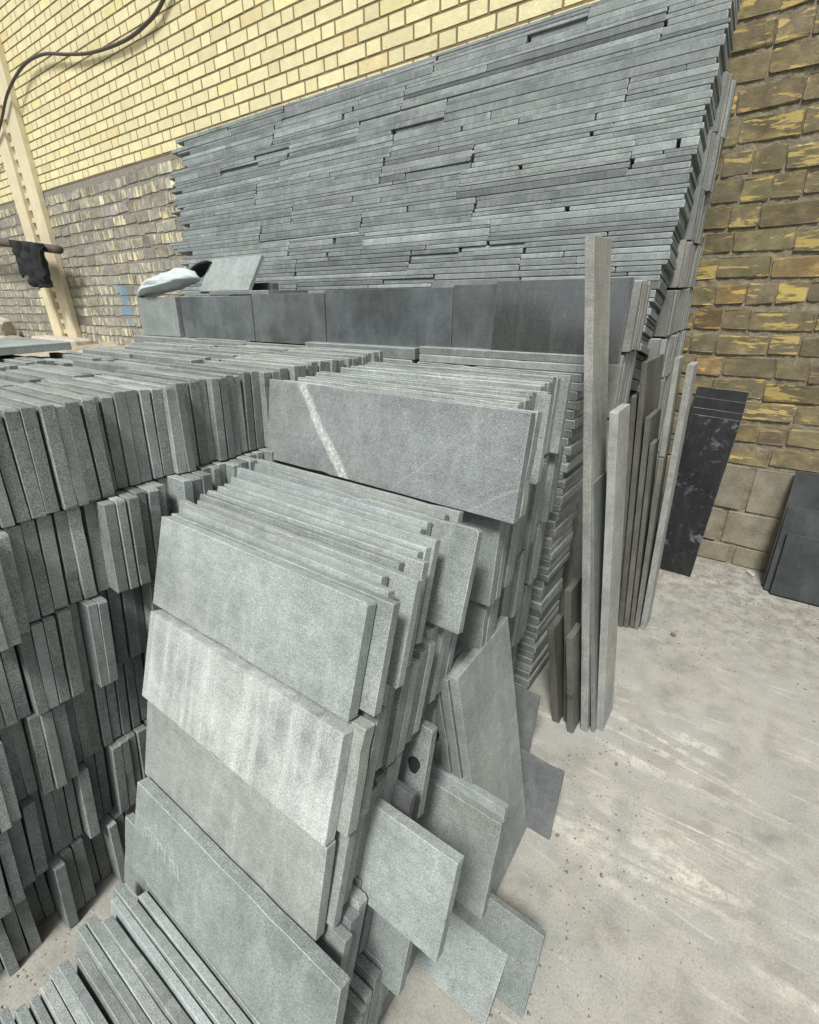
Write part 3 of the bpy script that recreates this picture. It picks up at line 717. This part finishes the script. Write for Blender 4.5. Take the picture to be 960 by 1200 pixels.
# ------------------------------------------------------------------ flat slab platform under the dark row
PLW = 'flat grey slab in the %s column of the long flat stack'
rp = random.Random(21)
cols = [(-.557, -1.30, 'right end'), (-1.306, -2.02, 'second'), (-2.026, -2.78, 'third'), (-2.786, -3.76, 'left end')]
for ci, (ur, ul, nm) in enumerate(cols):
    z = .001; colo = []
    while z < 1.375:
        t = rp.choice((.028, .031, .034, .036)) if ci == 0 else rp.choice((.045, .05))
        if z+t > 1.385: break
        vf = 1.60+.18*z+rp.uniform(-.007, .007)
        jr = rp.uniform(-.012, .010)
        po = place('flat_plate', slab_mesh(ur-ul-.02, .25, t-.0012, rp, 2 if ci == 0 else 1, .3), [GREY_EDGE, TAUPE, GREY][rp.randrange(3)] if ci == 0 else GREY, Matrix.Rotation(rp.uniform(-.008, .008), 3, 'Z'), ((ur+ul)/2+jr, vf, z),
              PLW % nm, 'stone slab', '%s column of the long flat stack' % nm, tint=rp.gauss(1.0, .12), rng=rp)
        z += t; colo.append(po)
    for k, po in enumerate(colo[::-1]): po['label'] = '%s flat slab from the top in the %s column of the long flat stack' % (nth(k+1), nm)
PT = z
# the dark row standing on it
def dark(uL, uR, v, H, mat, label, seed, tint=1, lean=.05, yaw=0, T=.024):
    return slab('stone_plate', uR-uL, T, H, mat, lean_x(lean, yaw), ((uL+uR)/2, v, PT+.002), label, 'stone slab', None, tint, .2, seed)
HD = 1.603-PT
dark(-3.70, -3.23, 1.885, HD*.98, PALE, 'light grey slab, leftmost in the dark row, with the sack on it', 141, .8, T=.04)
dark(-3.18, -2.475, 1.89, HD-.006, HONED, 'charcoal slab next to the leftmost light slab of the dark row', 142, 1.25)
dark(-2.462, -1.905, 1.89, HD, HONED, 'charcoal slab with cloudy scuffs, third in the dark row', 143, 1.15)
dark(-1.893, -1.16, 1.89, HD+.012, HONED, 'longest charcoal slab of the dark row', 144, 1.0)
dark(-1.158, -.80, 1.893, HD+.02, HONED, 'dark slab with a thin white vein beside the glossy slab', 145, .9)
dark(-.955, -.458, 1.862, HD+.03, SHINY, 'glossy polished slab reflecting the sky, right end of the dark row', 146, 1.0, lean=.11, T=.02)
for k in range(4):       # second slabs behind the row
    dark(-3.15+k*.64, -2.53+k*.64, 1.93, HD-.012, DARKG, 'dark slab hidden behind the charcoal row', 150+k, 1.2, T=.05)
    C.objects[-1]['group'] = 'slabs behind the charcoal row'
slab('stone_plate', .54, .30, .02, GREY, Matrix.Identity(3), (-2.62, 1.925, 1.604), 'thin flat slab lying on top of the dark row under the tilted slab', seed=160, tint=.9)
slab('stone_plate', .515, .022, .225, PALE, lean_x(.60, -.03), (-2.83, 1.975, 1.628), 'pale slab tilted back on top of the dark row', seed=161, tint=.95)
slab('stone_plate', .44, .05, .31, DARKG, lean_x(.0), (-2.78, 2.135, PT+.002), 'dark upright slab propping the tilted pale slab', seed=162)
slab('stone_plate', .56, .62, .03, GREY, Matrix.Identity(3), (-2.62, .27, 1.412), 'flat slab lying on top of the tile files at the left edge', seed=163, tint=1.1)
# white sack on the left end of the row
bm = bmesh.new(); bmesh.ops.create_uvsphere(bm, u_segments=64, v_segments=32, radius=1)
for v in bm.verts:
    p = v.co.copy(); x, y, z = p
    n1 = noise.noise(Vector((x*2.4+y*1.5, y*2.2, z*2.2+3)))
    fold = .20*abs(noise.noise(Vector((x*3.0+z*4, y*2.0-z*3, 7))))+.10*abs(noise.noise(Vector((x*7-z*6, y*5, 2))))
    r = 1+.16*n1-fold
    th = .055+.020*(x+1)                       # fuller at the right end
    v.co = Vector((-3.44+.36*x*(1+.06*n1), 1.975+.12*y*r, 1.625+.055*(x+1)*.8+th*z*r*(1 if z > 0 else .55)))
    if x < -.35: v.co.z -= (-.35-x)**1.3*.085   # the end slumps over the corner of the slab
me = bpy.data.meshes.new('sack'); bm.to_mesh(me); bm.free(); me.polygons.foreach_set('use_smooth', [True]*len(me.polygons))
sk = tag(link('plastic_sack', me, SACK), 'crumpled white woven sack draped over the leftmost light slab', 'sack')
V, F = [], []
for i in range(30):
    s = i/29; x = -3.50+.44*s; zz = 1.71+.065*s+.012*math.sin(s*9)
    for (dy, dz) in ((.0, 0), (.03, .012), (.07, .006), (.10, -.02)): V.append((x, 2.03+dy, zz+dz))
for i in range(29):
    for k in range(3): F.append((i*4+k, i*4+k+1, (i+1)*4+k+1, (i+1)*4+k))
fo = link('dark_lining', mesh_from('dark_lining', V, F, True), CLOTH, sk); md = fo.modifiers.new('thick', 'SOLIDIFY'); md.thickness = .012

# ------------------------------------------------------------------ edge slabs by the pile end
def edge_stack(v0, v1, z0, z1, uR, L, lean, mat, label, group, seed, ts=(.022, .031), tint=1.0, ju=.007):
    tile_row(dict(name='upright_plate', v0=v0, v1=v1, z=z0, h=z1-z0, lean=lean, uR=uR, L=L, ju=ju, mat=mat, seed=seed, detail=1, ts=ts, gap=(.0025, .006), tint=tint, jz=.012, jyaw=.008, jt=.16,
        ord=label.replace('beige edged slab', '%s beige edged slab from the front').replace('grey edged slab', '%s grey edged slab from the front'), label='x', cat='stone slab', group=group))
edge_stack(2.06, 2.27, .002, 1.115, -.50, .55, .02, WARM, 'beige edged slab in the lower tier beside the glossy slab', 'lower tier of beige edged slabs', 401, tint=.8)
edge_stack(2.075, 2.28, 1.118, 1.368, -.497, .5, .08, WARM, 'beige edged slab in the middle tier beside the glossy slab', 'middle tier of beige edged slabs', 402, tint=.85)
edge_stack(2.10, 2.30, 1.372, 1.625, -.492, .5, .10, WARM, 'beige edged slab in the top tier beside the glossy slab', 'top tier of beige edged slabs', 403, tint=.92)
for i, (va, za, zb, nm) in enumerate(((2.63, .002, .70, 'lowest'), (2.63, .703, 1.17, 'second'), (2.665, 1.173, 1.38, 'third'), (2.75, 1.383, 1.595, 'fourth'), (2.835, 1.598, 1.80, 'fifth'), (2.915, 1.803, 2.02, 'sixth'), (3.0, 2.023, 2.25, 'seventh'), (3.095, 2.253, 2.48, 'topmost'))):
    edge_stack(va, 3.31, za, zb, -.478, .6, 0, [WARM, TAUPE], 'grey edged slab in the %s tier between pile and wall' % nm, '%s tier of slabs between pile and wall' % nm, 411+i, tint=.8, ju=.010)

# ------------------------------------------------------------------ the big pile of flat slabs against the wall
rg = random.Random(77)
TILT = rad(12)
PR = Matrix.Rotation(-TILT, 3, 'X')
def face_v(z): return 2.40+.40*max(0, z-1.17)
def left_u(z):
    pts = [(0, -4.0), (1.3, -4.05), (1.65, -4.22), (1.92, -4.38), (2.29, -4.72), (2.9, -4.66)]
    for (a, ua), (b, ub) in zip(pts[:-1], pts[1:]):
        if a <= z <= b: return ua+(ub-ua)*(z-a)/(b-a)
    return -4.66
def pile_slab(u0, u1, z, t, dv, depth=.2, hidden=False):
    L = max(.04, round(u1-u0, 2)); t_ = t
    me = lib_slab(L, depth, round(t_-.0022, 4), rg, 1, .35) if not hidden else lib_slab(L, depth, round(t_-.001, 3), rg, 1)
    tn = rg.gauss(1, .15)
    if rg.random() < .05: tn *= 1.3
    um, zn = (u0+u1)/2, ('lower rows', 'middle rows', 'upper rows', 'topmost rows')[min(3, max(0, int((z-1.3)/.4)))]
    hz = 'right end' if u1 > -.7 else 'left end' if um < -3.7 else 'right half' if um > -2.2 else 'left half'
    lab = '%s grey slab in the %s, %s of the big flat pile' % ('short' if L < .45 else 'long', zn, hz) if not hidden else 'grey slab low in the big flat pile, behind the dark row'
    o = place('stone_strip', me, PILE, Matrix.Rotation(rg.uniform(-.006, .006), 3, 'Z') @ PR, ((u0+u1)/2, face_v(z)+dv, z), lab, 'stone slab', 'big pile, '+zn+', '+hz if not hidden else 'low slabs of the big flat pile', tint=tn, rng=rg)
z = .055
while z < 1.27:                 # mostly hidden lower part
    t = .048
    for (a, b) in ((-4.0, -2.25), (-2.245, -.53)): pile_slab(a, b+rg.uniform(-.02, .0), z, t, rg.uniform(-.008, .008), .24, True)
    z += t/math.cos(TILT)
gi = 0
while z < 2.80:
    G = rg.uniform(.115, .15); zl = left_u(z)
    u = zl+rg.uniform(-.10, .12); uend = -.497-.06*max(0, 1.8-z)/1.0
    while u < uend-.02:
        L = rg.uniform(.6, 1.5)
        if u+L > uend-.2: L = uend-u
        parts = [rg.choice((.6, .8, 1, 1, 1.25, 1.7)) for _ in range(rg.choice((5, 6, 6) if G > .13 else (4, 5, 5)))]; sp_ = sum(parts); parts = [q_/sp_ for q_ in parts]
        zz = z
        for p in parts:
            t = G*p; uu = u if u > zl+.3 else u+rg.uniform(-.12, .12)
            L_ = L-(uu-u); u_keep = u
            segs = [L_] if rg.random() < .6 else [L_*(q := rg.uniform(.3, .7)), L_*(1-q)]
            for s_ in segs:
                gap = rg.uniform(.001, .006) if rg.random() > .3 else rg.uniform(.008, .026)
                dv = rg.uniform(-.004, .005) if rg.random() > .12 or s_ > .55 else rg.uniform(.010, .022)
                last = uu+s_ > uend-.05
                pile_slab(uu+gap, (uu+s_) if not last else uend+rg.uniform(-.012, .008), zz, t, dv if not last else rg.uniform(-.004, .004), .2)
                uu += s_
            zz += t/math.cos(TILT)
        u += L
    z += G/math.cos(TILT); gi += 1

# ------------------------------------------------------------------ small things on the floor
rock('pebble', (-.127, 2.387, .008), (.012, .009, .008), GRIT, 'dark round pebble on the floor in front of the black slabs', 'pebble', 2)
rock('pebble', (-.086, 1.046, .006), (.005, .0045, .004), GRIT, 'small dark pebble on the bare floor, middle of the yard', 'pebble', 4)
rock('pebble', (-.236, 1.085, .006), (.005, .0045, .004), GRIT, 'small dark pebble at the corner of the thin slate tile', 'pebble', 5)
rock('pebble', (-.155, 1.46, .005), (.005, .0045, .004), GRIT, 'tiny dark pebble on the slurry streaks by the tall slabs', 'pebble', 6)
rock('stone_flake', (.14, 3.285, .008), (.03, .012, .008), CONC, 'pale stone flake lying at the foot of the wall blocks', 'flake', 9)

V, F = [], []
rs = random.Random(99)
def grit(x, y, s):
    b = len(V); a = rs.uniform(0, 6.28)
    P = [(math.cos(a)*s, math.sin(a)*s*.7, 0), (math.cos(a+2.1)*s, math.sin(a+2.1)*s*.8, 0), (math.cos(a+4.2)*s*.8, math.sin(a+4.2)*s, 0), (0, 0, s*.8)]
    V.extend([(x+p[0], y+p[1], p[2]+.0008) for p in P]); F.extend([(b, b+1, b+3), (b+1, b+2, b+3), (b+2, b, b+3)])
for _ in range(2600):
    y = 3.34-abs(rs.gauss(0, .55)); x = rs.uniform(-.45, 1.3)
    if y > .3 and noise.noise(Vector((x*3, y*5, 0)))+rs.uniform(-.3, .5) > 0: grit(x, y, abs(rs.gauss(.0015, .002))+.0012)
for _ in range(700): grit(rs.uniform(-.5, 1.2), rs.uniform(.4, 2.6), abs(rs.gauss(.0008, .0012))+.0009)
for _ in range(500): grit(rs.uniform(-1.25, -.95), rs.uniform(-.3, .5), abs(rs.gauss(.001, .002))+.001)
for _ in range(900):
    a = rs.random(); x, y = rs.choice(((-.32, 1.5), (-.25, 2.35), (-.25, .65), (-.2, 1.1), (-.1, 3.2), (.35, 3.1)))
    grit(x+abs(rs.gauss(0, .16)), y+rs.gauss(0, .13), abs(rs.gauss(.001, .0022))+.001)
tag(link('grit', mesh_from('grit', V, F), GRIT), 'loose stone grit scattered over the floor', None, kind='stuff')
